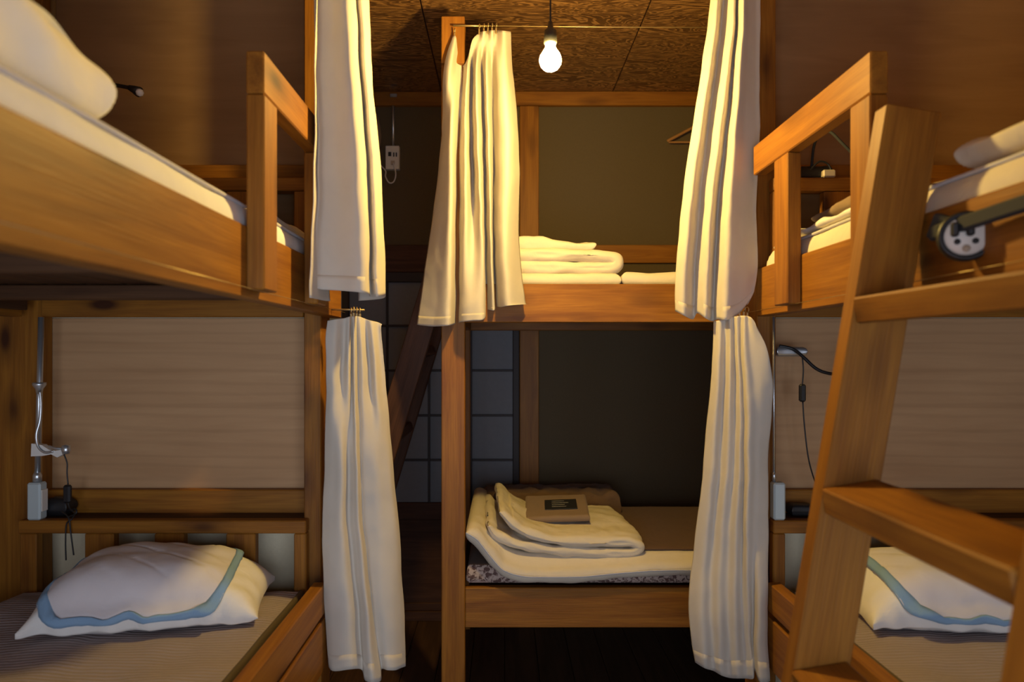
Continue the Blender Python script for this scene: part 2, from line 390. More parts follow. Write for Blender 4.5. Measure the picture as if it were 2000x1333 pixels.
# ------------------------------------------------------------------ bunk beds
def side_bunk(sx, label):
    # sx=-1: bunk on the left wall, aisle face at -0.533; sx=+1: on the right wall, aisle face at 0.80
    A = -.533 if sx < 0 else .80
    pin, pout = ((.007, .093), (.943, 1.102)) if sx < 0 else ((.0, .06), (.99, 1.10))
    def X(d): return A + sx * d
    def bx(name, d0, d1, y0, y1, z0, z1, m, par, b=.003):
        a, c = sorted((X(d0), X(d1))); return abox(name, a, c, y0, y1, z0, z1, m, par, b)
    t = thing('bunk_bed', (X(.5), 1.2, 0), label, 'bunk bed', 'side bunk beds')
    W = 1.02
    for (d0, d1) in ((.039 if sx < 0 else 0, pin[1]), pout):
        bx('post', d0 + (.012 if d0 > .9 else 0), d1, 2.1795 if d0 < .9 else 2.235, 2.289, 0, zz(ZC) - .012, 'honey_pine', t)
    for (d0, d1) in ((.04, .12), (.94, 1.02)): bx('post', d0, d1, .12, .20, 0, zz(.6), 'honey_pine', t)
    for base in (.115, -.947):
        bx('side_rail', 0, .038, .10, 2.179 if sx > 0 else 2.285, zz(base), zz(base + .15), 'honey_pine', t)
        bx('side_rail', W - .03, W + .008, .205, 2.195, zz(base), zz(base + .15), 'honey_pine', t)
        bx('end_rail', .101 if sx < 0 else .065, .935, 2.200, 2.238, zz(base), zz(base + .13), 'honey_pine', t)
        bx('end_rail', .125, .935, .14, .178, zz(base), zz(base + .13), 'honey_pine', t)
        bx('ledger', .039, .066, .205, 2.18, zz(base + .02), zz(base + .06), 'shaded_deck_wood', t)
        bx('ledger', W - .058, W - .031, .205, 2.18, zz(base + .02), zz(base + .06), 'shaded_deck_wood', t)
        d = .045
        while d < .96:
            bx('deck_plank', d, d + .088, .205, 2.19, zz(base + .065), zz(base + .085), 'shaded_deck_wood', t); d += .104
        for y in (.6, 1.2, 1.8): bx('bearer', .067, .96, y, y + .04, zz(base + .025), zz(base + .063), 'shaded_deck_wood', t)
    # lower side board above the rail
    bx('edge_board', 0, .038, .10, 2.09, zz(-.78), zz(-.692), 'honey_pine', t)
    # guard rail
    g = bx('guard_rail', -.038, 0, 1.435, 2.105, zz(.54), zz(.628), 'honey_pine', t)
    bx('guard_post', -.038, 0, 1.437, 1.52, zz(.132), zz(.539), 'honey_pine', g)
    bx('guard_post', -.038, 0, 1.855, 1.945, zz(.132), zz(.539), 'honey_pine', g)
    # headboards with shelf
    inner = .076 if sx < 0 else .037
    for dz in (0, 1.062):
        hb = bx('headboard', inner, .967, 2.14, 2.178, zz(-.559 + dz), zz(-.519 + dz), 'honey_pine', t)
        base = -.79 + dz
        for (c, wd) in ((inner + .019, .038), (inner + .203, .09), (inner + .425, .09), (inner + .641, .09), (inner + .861, .05)):
            bx('headboard_slat', c - wd / 2, c + wd / 2, 2.143, 2.176, zz(base), zz(-.56 + dz), 'honey_pine', hb)
        bx('shelf', inner, .967, 2.179, 2.258, zz(-.537 + dz), zz(-.521 + dz), 'dark_timber', hb)
        bx('shelf_back', inner, .967, 2.259, 2.291, zz(-.537 + dz), zz(-.447 + dz), 'honey_pine', hb)
    return t
side_bunk(-1, 'honey pine bunk bed facing the leaning ladder, with white duvet on its upper bed')
side_bunk(1, 'honey pine bunk bed with a plank ladder leaning against its rail')
# bunk bed against the back wall
t = thing('bunk_bed', (.8, 3.1, 0), 'honey pine bunk bed against the back wall beside the paper door', 'bunk bed')
abox('post', -.2308, -.1423, 2.60, 2.66, 0, zz(1.254), 'honey_pine', t)
abox('post', 1.70, 1.79, 2.60, 2.66, 0, zz(1.254), 'honey_pine', t)
abox('post', -.2308, -.165, 3.50, 3.56, 0, zz(1.0), 'honey_pine', t)
abox('post', 1.70, 1.79, 3.50, 3.56, 0, zz(1.0), 'honey_pine', t)
abox('post_block', -.2308 + .002, -.1423, 2.575, 2.599, zz(1.08), zz(1.255), 'honey_pine', t)
for (za, zb) in ((.115, .26), (-1.035, -.885)):
    abox('side_rail', -.1421, 1.699, 2.606, 2.644, zz(za), zz(zb), 'honey_pine', t)
    abox('side_rail', -.164, 1.699, 3.51, 3.548, zz(za), zz(zb), 'honey_pine', t)
    abox('end_rail', -.20, -.166, 2.661, 3.499, zz(za), zz(zb), 'honey_pine', t)
    y = 2.65
    while y < 3.45:
        abox('deck_plank', -.13, 1.69, y, y + .09, zz(zb - .03), zz(zb - .008), 'shaded_deck_wood', t); y += .105
# ------------------------------------------------------------------ ladders
def ladder(label, stile_a, stile_b, wd, width, thick, treads, tw, tt, m='honey_pine'):
    # stile_a, stile_b: (foot, top) points of the two stiles; the treads run between them
    c = (Vector(stile_a[0]) + Vector(stile_b[0])) / 2
    t = thing('bunk_ladder', c, label, 'ladder')
    for s in (stile_a, stile_b): board('stile', s[0], s[1], wd, width, thick, m, t)
    for z in treads:
        pts = []
        for s in (stile_a, stile_b):
            a, b = Vector(s[0]), Vector(s[1]); f = (z - a.z) / (b.z - a.z); pts.append(a.lerp(b, f))
        d = (pts[1] - pts[0]).normalized(); e = thick / 2 + .0005
        board('tread', pts[0] + d * e, pts[1] - d * e, wd, tw, tt, m, t, .004)
    return t
# right ladder: leans on the right bunk's rail, stiles at 0.80 and 1.32
def rx(z): return .7755 - .165 * (zz(.466) - z)
yf, yn = 1.323, .79
ladder('thick plank ladder leaning on the upper rail of the bunk holding the round clamp',
       ((rx(0), yf, 0.0), (rx(zz(.462)), yf, zz(.462))), ((rx(0), yn, 0.0), (rx(zz(.462)), yn, zz(.462))),
       (1, 0, .165), .105, .045, [zz(.088), zz(-.27), zz(-.612), zz(-.96)], .108, .05)
# ladder at the end of the rear bunk, in the passage; its dark timber stands in for shade
def lx(z): return -.27 - .30 * (zz(.30) - z)
ladder('ladder coloured dark for the passage shade, leaning on the end of the rear bunk',
       ((lx(0), 2.80, 0), (lx(zz(.35)), 2.80, zz(.35))), ((lx(0), 3.22, 0), (lx(zz(.35)), 3.22, zz(.35))),
       (1, 0, .3), .10, .04, [zz(.0), zz(-.35), zz(-.7), zz(-1.05)], .10, .04, 'dark_timber')
# ------------------------------------------------------------------ bulb
by = 1.95; bp = P(1075, 118, by)
t = thing('pendant_bulb', (bp.x, by, zz(ZC)), 'bare glowing bulb hanging on a dark cord from the ceiling', 'light bulb')
lathe('rose', [(.0, 0), (.03, 0), (.03, -.012), (.012, -.03), (.0, -.03)], (bp.x, by, zz(ZC)), 'black_plastic', t)
tube('cord', [Vector((bp.x, by, zz(ZC) - .02)), Vector((bp.x, by, bp.z + .12)), Vector((bp.x, by, bp.z + .085))], .0027, 'black_plastic', t)
lathe('socket', [(.0, .11), (.006, .108), (.009, .09), (.017, .083), (.019, .05), (.016, .045), (.0, .045)], (bp.x, by, bp.z), 'black_plastic', t)
lathe('glass', [(.0, -.031)] + [(.031 * math.sin(a), -.031 * math.cos(a)) for a in [math.pi * k / 16 for k in range(1, 12)]] + [(.019, .028), (.014, .036), (.0135, .044)], (bp.x, by, bp.z), 'bulb_glass', t, 20)
# ------------------------------------------------------------------ curtains
def curtain(label, Y, rows, clips, group, amp=1.0, wav=.012, tilt=(0, 0), cols=None):
    # rows: list of rows (top to bottom) of (px, py, dY) control points
    nr, nc = len(rows), len(rows[0]); KU, KV = 7, 9
    R = [[P(a, b, Y + (cols[i] if cols else d * amp) + tilt[0] + (tilt[1] - tilt[0]) * i / (nc - 1)) for i, (a, b, d) in enumerate(r)] for r in rows]
    V = []; F = []; NU = (nc - 1) * KU; NV = (nr - 1) * KV
    for j in range(NV + 1):
        tv = j / KV
        ctrl = [tuple(cr([tuple(R[r][c]) for r in range(nr)], tv)) for c in range(nc)]
        for i in range(NU + 1):
            p = Vector(cr(ctrl, i / KU))
            fade = min(1, j / NV * 4)
            p.y += fade * (wav * nz((p.x, 0, p.z * .35), 8, 3) + .003 * nz((p.x, p.y, p.z), 22, 8))
            p.x += fade * .003 * nz(p, 12, 5)
            V.append(p)
    n = NU + 1
    for j in range(NV):
        for i in range(NU): a = j * n + i; F.append([a, a + n, a + n + 1, a + 1])
    o = mesh('curtain', V, F, 'curtain_cotton', None, smooth=True)
    s = o.modifiers.new('thickness', 'SOLIDIFY'); s.thickness = .0016; s.offset = 0
    tag(o, label, 'curtain', group)
    # stitched hem: a doubled strip along the lower edge
    k0 = NV - max(2, int(round(.030 / max(1e-3, (V[(NV - 1) * n] - V[NV * n]).length)))); k0 = max(0, min(NV - 1, k0))
    HV = [v + Vector((0, -.0013, 0)) for v in V[k0 * n:]]
    HF = [[j * n + i, (j + 1) * n + i, (j + 1) * n + i + 1, j * n + i + 1] for j in range(NV - k0) for i in range(NU)]
    h = mesh('hem', HV, HF, 'curtain_cotton', o, smooth=True)
    s = h.modifiers.new('thickness', 'SOLIDIFY'); s.thickness = .0007; s.offset = 0
    for (a, b, d) in clips:
        c = P(a, b, Y + d)
        k = ring('curtain_clip', c + Vector((0, 0, .007)), (1, .3, 0), .009, .0016, 'brass', o)
        abox('clip_jaw', c.x - .003, c.x + .003, c.y - .004, c.y + .004, c.z - .022, c.z - .002, 'brass', o, .001)
    return o
def wire(label, a, b, r=.0022):
    return tag(tube('curtain_wire', [a, a.lerp(b, .5) + Vector((0, 0, -.002)), b], r, 'brass'), label, 'wire', 'curtain wires')
# centre, upper
T = [(885,70,.0),(891,74,-.004),(895,112,.02),(903,130,.03),(914,112,.01),(923,78,-.015),(937,64,.01),(945,61,-.02),(953,60,.012),(961,59,-.02),(969,59,.012),(983,60,-.025),(998,62,.0)]
curtain('cream cotton curtain of the rear upper bed, drawn to one side beside the glowing bulb', 2.555, [T,
  [(868,128,.0),(880,132,-.02),(890,136,.01),(905,140,.03),(913,134,-.01),(922,130,.02),(931,130,-.03),(941,130,.02),(950,130,-.025),(961,130,.02),(972,130,-.025),(988,130,-.03),(1001,130,.02)],
  [(864,230,.03),(872,230,-.0),(884,230,-.03),(897,230,.03),(909,230,-.02),(920,230,.03),(932,230,-.035),(944,230,.03),(953,230,-.03),(963,230,.03),(975,230,-.03),(993,230,-.045),(1011,230,.02)],
  [(856,340,.05),(866,340,.0),(882,340,-.04),(895,340,.04),(909,340,-.03),(923,340,.035),(936,340,-.045),(946,340,.035),(956,340,-.03),(964,340,.04),(975,340,-.03),(994,340,-.05),(1016,340,.02)],
  [(838,470,.06),(858,470,.0),(880,470,-.045),(893,470,.045),(907,470,-.03),(925,470,-.01),(942,470,-.045),(948,470,.04),(959,470,-.02),(964,470,.04),(974,470,-.03),(990,470,-.045),(1014,470,.02)],
  [(822,580,.05),(850,580,-.01),(878,580,-.05),(893,580,.045),(902,580,-.02),(922,580,-.035),(946,580,-.03),(949,580,.045),(963,580,-.01),(967,580,.045),(978,580,-.02),(995,580,-.045),(1024,580,.01)],
  [(815,635,.04),(845,638,-.01),(876,636,-.05),(892,632,.045),(902,629,-.02),(922,627,-.035),(946,624,-.03),(949,606,.045),(964,607,-.01),(968,600,.045),(980,600,-.02),(998,597,-.045),(1028,595,.01)]],
  [(888,64,0),(936,56,0),(945,55,0),(953,54,.0),(961,54,0),(969,54,0)], 'bed curtains', 1.55)
wire('thin brass wire across the rear upper bed in front of the ceiling', P(885, 50, 2.555), P(1500, 54, 2.555), .0018)
tag(tube('curtain_rod', [P(885, 50, 2.552), P(955, 51, 2.552)], .0035, 'brass'), 'short brass curtain rod stub fixed to the rear bunk post', 'rod')
# left, upper
curtain('cream curtain hanging from the ceiling beside the upper bed facing the ladder', 1.90, [
  [(631,-124,.12),(637,-124,.10),(626,-124,.07),(635,-124,.03),(652,-124,.0),(668,-124,-.03),(688,-124,-.02),(690,-124,.03),(699,-124,.0),(710,-124,.03),(706,-124,.09),(692,-124,.11)],
  [(617,0,.13),(627,0,.11),(614,0,.08),(627,0,.04),(648,0,.0),(675,0,-.045),(694,0,-.02),(693,0,.03),(706,0,-.015),(720,0,.04),(712,0,.09),(690,0,.11)],
  [(615,150,.13),(627,150,.11),(617,150,.085),(629,150,.045),(652,150,.0),(683,150,-.05),(700,150,-.02),(702,150,.035),(714,150,-.01),(726,150,.04),(721,150,.09),(696,150,.11)],
  [(613,320,.13),(633,320,.11),(621,320,.085),(633,320,.045),(657,320,.0),(694,320,-.055),(713,320,-.025),(715,320,.04),(728,320,.0),(742,320,.04),(736,320,.09),(700,320,.11)],
  [(609,480,.13),(641,480,.11),(617,480,.085),(629,480,.045),(660,480,.0),(702,480,-.055),(720,480,-.025),(722,480,.04),(735,480,.0),(750,480,.04),(745,480,.09),(700,480,.11)],
  [(605,582,.13),(645,588,.11),(613,562,.085),(627,566,.045),(660,568,-.0),(704,572,-.055),(720,575,-.025),(724,580,.04),(738,580,.0),(753,576,.04),(746,584,.09),(700,588,.11)]],
  [(640,-130,.05),(665,-130,.0),(690,-130,.0)], 'bed curtains', 1, .010, (0, 0), [-.14, .0, -.10, -.085, -.08, -.095, -.06, .01, -.025, .06, .15, .20])
# left, lower
curtain('cream curtain beside the lower bed facing the ladder, gathered in one bunch', 2.15, [
  [(640,627,.03),(655,624,.0),(672,622,.02),(682,619,-.01),(687,618,.012),(691,618,-.012),(696,618,.012),(702,619,-.01),(713,623,.02),(725,627,-.01),(738,630,.02),(746,634,.0)],
  [(637,664,.03),(655,655,-.01),(671,655,.03),(681,655,-.02),(686,655,.03),(691,655,-.035),(697,655,.02),(704,655,-.02),(716,655,.03),(727,655,-.02),(738,655,.02),(745,650,.0)],
  [(638,740,.05),(652,740,.0),(668,740,.04),(680,740,-.02),(687,740,.03),(692,740,-.045),(699,740,.02),(708,740,-.03),(722,740,.035),(733,740,-.03),(744,740,.02),(752,740,.03)],
  [(634,880,.07),(650,880,.01),(668,880,-.03),(680,880,.03),(690,880,-.01),(697,880,-.055),(704,880,.02),(712,880,-.02),(730,880,-.04),(744,880,-.03),(757,880,.0),(764,880,.05)],
  [(630,1020,.08),(648,1020,.01),(668,1020,-.035),(681,1020,.03),(692,1020,-.02),(701,1020,-.065),(708,1020,.02),(717,1020,-.02),(738,1020,-.045),(756,1020,-.03),(770,1020,.0),(777,1020,.06)],
  [(634,1190,.08),(650,1190,.01),(680,1190,-.035),(697,1190,.03),(705,1190,-.02),(717,1190,-.07),(727,1190,.015),(733,1190,-.02),(750,1190,-.045),(768,1190,-.03),(780,1190,.01),(788,1190,.06)],
  [(642,1305,.08),(652,1313,.01),(684,1309,-.035),(705,1310,.03),(712,1330,-.02),(728,1334,-.07),(744,1330,-.01),(746,1308,.02),(758,1309,-.04),(773,1309,-.03),(784,1305,.01),(792,1302,.06)]],
  [(686,612,0),(691,610,0),(697,611,0),(703,612,0)], 'bed curtains', .40, .018, (-.12, .0))
tag(tube('curtain_rod', [P(648, 605, 2.15), P(712, 606, 2.15)], .003, 'brass'), 'short brass rod holding the bunch of the curtain gathered below a hook', 'rod')
wire('thin wire along the lower edge of the upper bed rail facing the ladder', Vector((-.515, .6, zz(.135))), Vector((-.515, 2.26, zz(.132))), .0007)
# right, upper
curtain('cream curtain hanging from the ceiling beside the upper bed behind the ladder', 2.14, [
  [(1398,-118,.03),(1406,-118,-.02),(1413,-118,.03),(1420,-118,.0),(1430,-118,-.03),(1438,-118,.02),(1442,-118,-.0),(1448,-118,-.04),(1458,-118,.0),(1468,-118,.05),(1476,-118,.09),(1466,-118,.12)],
  [(1388,0,.03),(1402,0,-.03),(1412,0,.03),(1420,0,.01),(1434,0,-.03),(1440,0,.03),(1444,0,-.01),(1452,0,-.055),(1463,0,.0),(1475,0,.06),(1484,0,.10),(1470,0,.13)],
  [(1374,110,.03),(1390,110,-.03),(1401,110,.04),(1409,110,.01),(1425,110,-.04),(1433,110,.035),(1438,110,-.015),(1447,110,-.06),(1461,110,.0),(1474,110,.06),(1482,110,.10),(1468,110,.13)],
  [(1352,250,.03),(1369,250,-.03),(1381,250,.045),(1390,250,.01),(1408,250,-.045),(1420,250,.035),(1427,250,-.015),(1437,250,-.065),(1455,250,.0),(1474,250,.07),(1482,250,.11),(1468,250,.13)],
  [(1332,400,.03),(1350,400,-.03),(1364,400,.045),(1374,400,.01),(1390,400,-.045),(1404,400,.04),(1413,400,-.015),(1426,400,-.065),(1448,400,.0),(1469,400,.07),(1476,400,.11),(1462,400,.13)],
  [(1322,520,.03),(1340,520,-.03),(1356,520,.045),(1364,520,.0),(1384,520,-.045),(1397,520,.04),(1406,520,-.015),(1422,520,-.06),(1448,520,.0),(1472,520,.07),(1478,520,.11),(1462,520,.13)],
  [(1319,608,.03),(1336,617,-.03),(1354,624,.045),(1362,612,.0),(1378,622,-.045),(1392,628,.04),(1402,624,-.015),(1418,626,-.055),(1440,616,.0),(1462,590,.07),(1473,570,.11),(1460,596,.13)]],
  [(1405,-124,0),(1430,-124,.0),(1455,-124,0)], 'bed curtains', 1, .010, (0, 0), [.05, .015, .055, .04, -.005, .035, .0, -.038, -.018, .0, .004, .034])
# right, lower
curtain('cream curtain hanging beside the lower bed behind the ladder, dropping from brass clips', 2.15, [
  [(1394,628,.03),(1406,626,-.01),(1416,624,.02),(1425,621,-.015),(1433,619,.02),(1440,618,-.015),(1447,617,.02),(1454,617,-.015),(1461,618,.02),(1467,621,-.0),(1473,628,.02),(1477,640,.04)],
  [(1392,680,.04),(1405,680,-.02),(1416,680,.03),(1426,680,-.03),(1434,680,.025),(1441,680,-.02),(1447,680,.02),(1454,680,-.04),(1466,680,-.01),(1478,680,.01),(1491,680,.03),(1496,680,.06)],
  [(1387,760,.04),(1401,760,-.03),(1413,760,.035),(1424,760,-.035),(1434,760,.03),(1443,760,-.03),(1449,760,.02),(1457,760,-.045),(1472,760,-.01),(1487,760,.01),(1504,760,.04),(1508,760,.08)],
  [(1375,900,.04),(1393,900,-.03),(1407,900,.03),(1420,900,-.035),(1432,900,.02),(1443,900,-.03),(1451,900,.02),(1459,900,-.05),(1474,900,-.01),(1487,900,.01),(1501,900,.04),(1505,900,.08)],
  [(1358,1060,.04),(1379,1060,-.03),(1394,1060,.02),(1409,1060,-.03),(1424,1060,-.0),(1438,1060,-.04),(1450,1060,.02),(1459,1060,-.05),(1472,1060,-.01),(1483,1060,.01),(1498,1060,.04),(1503,1060,.08)],
  [(1344,1190,.04),(1367,1190,-.03),(1385,1190,.02),(1402,1190,-.03),(1420,1190,-.0),(1436,1190,-.045),(1450,1190,-.0),(1463,1190,-.03),(1472,1190,.03),(1482,1190,-.03),(1495,1190,.0),(1501,1190,.06)],
  [(1356,1292,.04),(1374,1302,-.03),(1392,1309,.02),(1408,1319,-.03),(1425,1325,-.0),(1442,1327,-.045),(1458,1328,-.01),(1472,1328,-.02),(1475,1312,.03),(1484,1333,-.03),(1497,1335,.0),(1504,1332,.06)]],
  [(1428,612,0),(1436,610,0),(1444,609,0),(1452,608,0),(1459,610,0)], 'bed curtains', .34, .030, (.0, -.12))
wire('thin wire along the lower edge of the upper bed rail behind the ladder', Vector((.785, .6, zz(.145))), Vector((.785, 2.26, zz(.13))), .0008)
# ------------------------------------------------------------------ mattresses and bedding of the side bunks
def bed_pad(x0, x1, y0, y1, z0, z1, label, edge, seed):
    o = slab('bed_pad', x0, x1, y0, y1, z0, z1, .02, 'pad_mauve', None, .012, 5, seed, 60, 90)
    xe = x1 - .012 if edge > 0 else x0 + .012
    b = slab('binding', min(xe, xe + edge * .016), max(xe, xe + edge * .016), y0 + .004, y1 - .004, z0 + .002, z1 + .004, .006, 'olive_binding', o, .004, 5, seed, 4, 60)
    return tag(o, label, 'bed pad')
tag(slab('mattress', -1.47, -.580, .22, 2.135, zz(-.862), zz(-.755), .03, 'sheet_white', None, .004, 4, 1), 'white futon under the mauve pad of the bed facing the ladder', 'mattress')
bed_pad(-1.468, -.612, .21, 2.125, zz(-.7535), zz(-.728), 'mauve grey quilted pad covering the lower bed facing the ladder', 1, 2)
tag(slab('mattress', .845, 1.76, .22, 2.135, zz(-.862), zz(-.755), .03, 'sheet_white', None, .004, 4, 3), 'white futon under the grey pad of the bed behind the leaning ladder', 'mattress')
bed_pad(.875, 1.755, .21, 2.125, zz(-.7535), zz(-.728), 'grey brown quilted pad on the lower bed behind the leaning ladder', -1, 4)
def upmat(x0, x1, label, seed, m):
    o = slab('mattress', x0, x1, .22, 2.13, zz(.2005), zz(.325), .035, m, None, .006, 5, seed, 40, 80)
    xs = x1 - .008 if x1 < 0 else x0 + .008
    tube('piping', [Vector((xs - (.006 if x1 < 0 else -.006) + .003 * nz((0, y, 0), 5, seed), y, zz(.318) + .003 * nz((1, y, 0), 4, seed))) for y in [.26 + 1.84 * i / 60 for i in range(61)]], .004, 'futon_side', o)
    return tag(o, label, 'mattress')
upmat(-1.47, -.545, 'white mattress edge showing above the upper bed rail facing the ladder', 5, 'sheet_white')
upmat(.812, 1.76, 'cream mattress on the upper bed above the round clamp', 6, 'linen_cream')
# left upper folded duvet
def dtop(x, y):
    return .03 * max(0, (1.0 - y) / .6) + .016 * math.sin((y + x * .5) * 24)
o = slab('folded_duvet', -1.25, -.572, .30, 1.018, zz(.332), zz(.435), .040, 'linen_white', None, .026, 7, 11, 60, 60, dtop)
tag(o, 'white folded duvet lying on the upper bed facing the ladder', 'duvet')
o = slab('folded_towel', -.86, -.66, 1.10, 1.32, zz(.3325), zz(.375), .04, 'linen_cream', None, .012, 9, 12, 24, 24)
tag(o, 'small cream folded cloth beyond the white duvet facing the ladder', 'towel')
o = slab('folded_blanket', -1.2, -.60, 1.72, 2.12, zz(.3325), zz(.372), .03, 'linen_cream', None, .014, 8, 13, 30, 30)
tag(o, 'cream blanket end at the head of the upper bed facing the ladder', 'blanket')
# right upper bedding
def rtop(x, y): return .025 * math.sin(y * 9 + 1) + .02 * math.sin(x * 13 + y * 6)
o = slab('folded_duvet', .83, 1.5, .30, 1.28, zz(.334), zz(.405), .04, 'linen_cream', None, .02, 6, 21, 60, 60, rtop)
tag(o, 'cream folded duvet on the upper bed above the round clamp', 'duvet')
o = slab('bed_sheet', .832, 1.3, 1.62, 2.08, zz(.333), zz(.352), .012, 'linen_white', None, .012, 10, 22, 40, 40)
tag(o, 'crumpled white sheet seen through the guard rail beside the ladder', 'sheet')
o = slab('folded_cloth', .87, 1.2, 1.55, 1.95, zz(.364), zz(.392), .02, 'brown_linen', None, .014, 12, 23, 40, 40)
tag(o, 'brown folded cloth on the white sheet behind the guard rail beside the ladder', 'cloth')
# ------------------------------------------------------------------ pillows
def pillow(label, cx, cy, w, d, h, zb, rot, seed, pad_uv, sag):
    M = Matrix.Translation((cx, cy, zb)) @ Matrix.Rotation(rot, 4, 'Z')
    def surf(u, v, side):
        k = (max(0, 1 - abs(u) ** 3.0) ** .55) * (max(0, 1 - abs(v) ** 4.0) ** .55)
        pin = 1 - .05 * (1 - abs(u) ** 2) * abs(v) ** 4
        x = u * w / 2 * (1 - .05 * (1 - v * v) * u * u); y = v * d / 2 * pin
        if side > 0: z = h * (.20 + .80 * k) * (1 + sag(u, v)) + .010 * nz((x, y, 0), 7, seed) + .007 * nz((x, y, 0), 19, seed) * (1.5 - k)
        else: z = h * .10 * (1 - k) ** 1.4 + (.012 * max(0, nz((x, y, 0), 14, seed)) * (1 - k) if k < .5 else 0)
        wr = .014 * nz((x * 2.2, y * .7, seed), 9, seed) * (1 - k)
        return Vector((x, y + wr, max(0.001, z + wr * .5)))
    n = 56; U = edge_samples(n); V = []; F = []
    for side in (1, -1):
        for v in U:
            for u in U: V.append(surf(u, v, side))
    m = n + 1; off = m * m
    for j in range(n):
        for i in range(n):
            a = j * m + i; F.append([a, a + 1, a + m + 1, a + m]); F.append([off + a, off + a + m, off + a + m + 1, off + a + 1])
    for i in range(n):
        F += [[i, off + i, off + i + 1, i + 1], [n * m + i + 1, off + n * m + i + 1, off + n * m + i, n * m + i],
              [(i + 1) * m, off + (i + 1) * m, off + i * m, i * m], [i * m + n, off + i * m + n, off + (i + 1) * m + n, (i + 1) * m + n]]
    o = fixnormals(mesh('pillow', V, F, 'linen_white', None, M, True)); tag(o, label, 'pillow')
    u0, u1, v0, v1, rc = pad_uv
    def bd(a):                                # rounded rectangle boundary
        cu, cv, hu, hv = (u0 + u1) / 2, (v0 + v1) / 2, (u1 - u0) / 2, (v1 - v0) / 2
        c, s = math.cos(a), math.sin(a); e = 5.0
        r = (abs(c) ** e + abs(s) ** e) ** (-1 / e); return cu, cv, r * c * hu, r * s * hv
    NA, NR = 120, 26
    def pt(a, r, lift, out=.0):
        cu, cv, bu, bv = bd(a); u, v = cu + bu * r, cv + bv * r
        u = max(-.97, min(.97, u)); ex = max(0, -.975 - v); v = max(-.975, min(.97, v))
        p = surf(u, v, 1); p.y -= (.018 + out) * min(1, ex / .05); p.z = max(.026, p.z - ex * .20)
        q = abs(((p.x * .62 + p.y * .95) / .085) % 1 - .5); q2 = abs(((p.x * .62 - p.y * .95) / .085) % 1 - .5)
        dip = .0035 * max(0, 1 - min(.5 - q, .5) / .07) if q > .43 else 0
        p.z += lift - dip; return p
    V = [pt(0, 0, .012)]; F = []
    for j in range(1, NR + 1):
        for i in range(NA): V.append(pt(2 * math.pi * i / NA, j / NR, .012))
    for i in range(NA): F.append([0, 1 + i, 1 + (i + 1) % NA])
    for j in range(NR - 1):
        for i in range(NA):
            a = 1 + j * NA; k = (i + 1) % NA; F.append([a + i, a + NA + i, a + NA + k, a + k])
    pd = mesh('pillow_pad', V, F, 'pillow_pad', o, M, True)
    s = pd.modifiers.new('thickness', 'SOLIDIFY'); s.thickness = .008; s.offset = 0
    V = []; F = []
    for j, r in enumerate((.925, .955, .985, 1.005)):
        for i in range(NA): V.append(pt(2 * math.pi * i / NA, r, .0165 - .004 * (j == 3), .008))
    for j in range(3):
        for i in range(NA): k = (i + 1) % NA; F.append([j * NA + i, (j + 1) * NA + i, (j + 1) * NA + k, j * NA + k])
    b = mesh('binding', V, F, 'blue_binding', pd, M, True); s = b.modifiers.new('thickness', 'SOLIDIFY'); s.thickness = .006; s.offset = 0
    b['label'] = 'blue grey binding strip'
    return o
pillow('white pillow with blue-bound quilted cover on the lower bed facing the ladder', -.957, 1.935, .57, .34, .15, zz(-.722), math.radians(11), 3,
       (-.92, .74, -1.14, .97, .3), lambda u, v: .10 * (-u) * 1.2 + .06 * v)
pillow('white pillow with blue-bound quilted cover on the bed behind the leaning ladder', 1.255, 1.925, .60, .34, .15, zz(-.722), math.radians(-3), 8,
       (-.80, .97, -1.14, .97, .3), lambda u, v: .05 * v)
# ------------------------------------------------------------------ bedding of the rear bunk
o = slab('sleeping_mat', -.138, 1.68, 2.615, 3.40, zz(-.872), zz(-.824), .012, 'brocade', None, .002, 5, 31, 60, 30, lambda x, y: .022 * max(0, min(1, (.10 - x) / .12)) + .012 * max(0, min(1, (x - .45) / .1)))
o.data.materials.append(MT['brown_mat'])
for p in o.data.polygons:
    if p.normal.z > .6: p.material_index = 1
tag(o, 'thin mat with patterned brocade edge on the rear lower bed', 'mat')
def q(px, py, Y=2.62): v = P(px, py, Y); return (v.x, v.z)
fl = [q(911, 1033), q(930, 1042), q(955, 1063), q(982, 1086), q(1020, 1098), q(1070, 1100), q(1130, 1100), q(1200, 1099), q(1260, 1099), q(1310, 1098), q(1370, 1098), q(1480, 1098), q(1800, 1098)]
DROP = [(-.14, .006), (-.09, .012), (-.05, .030), (0.0, .042), (.10, .042), (.30, .040), (.42, .030), (.55, .020), (2.0, .020)]
def drop(x):
    for (a, b), (c, d) in zip(DROP, DROP[1:]):
        if x <= c: return b + (d - b) * max(0, (x - a)) / (c - a)
    return .02
def sag(x, y, z, t):
    k = max(0, min(1, (2.66 - y) / .06)); k = k * k * (3 - 2 * k); return (0, -drop(x) * k)
o = ribbon('futon', fl, .060, 2.578, 3.36, 'linen_cream', None, .005, 8, 33, 120, 44, sag)
tag(o, 'cream futon mattress curling up against the post on the rear lower bed', 'futon')
pth = smoothpath([(a, b, 0) for a, b in fl], 80)
pts = []; pt2 = []
for i in range(81):
    tg = (pth[min(i + 1, 80)] - pth[max(i - 1, 0)]).normalized(); nn = Vector((-tg.y, tg.x, 0)); a = pth[i] + nn * .002
    pts.append(Vector((a.x, 2.575, a.y - drop(a.x))))
tube('piping', pts, .0032, 'futon_side', o)
def cz(z): return zz(z)
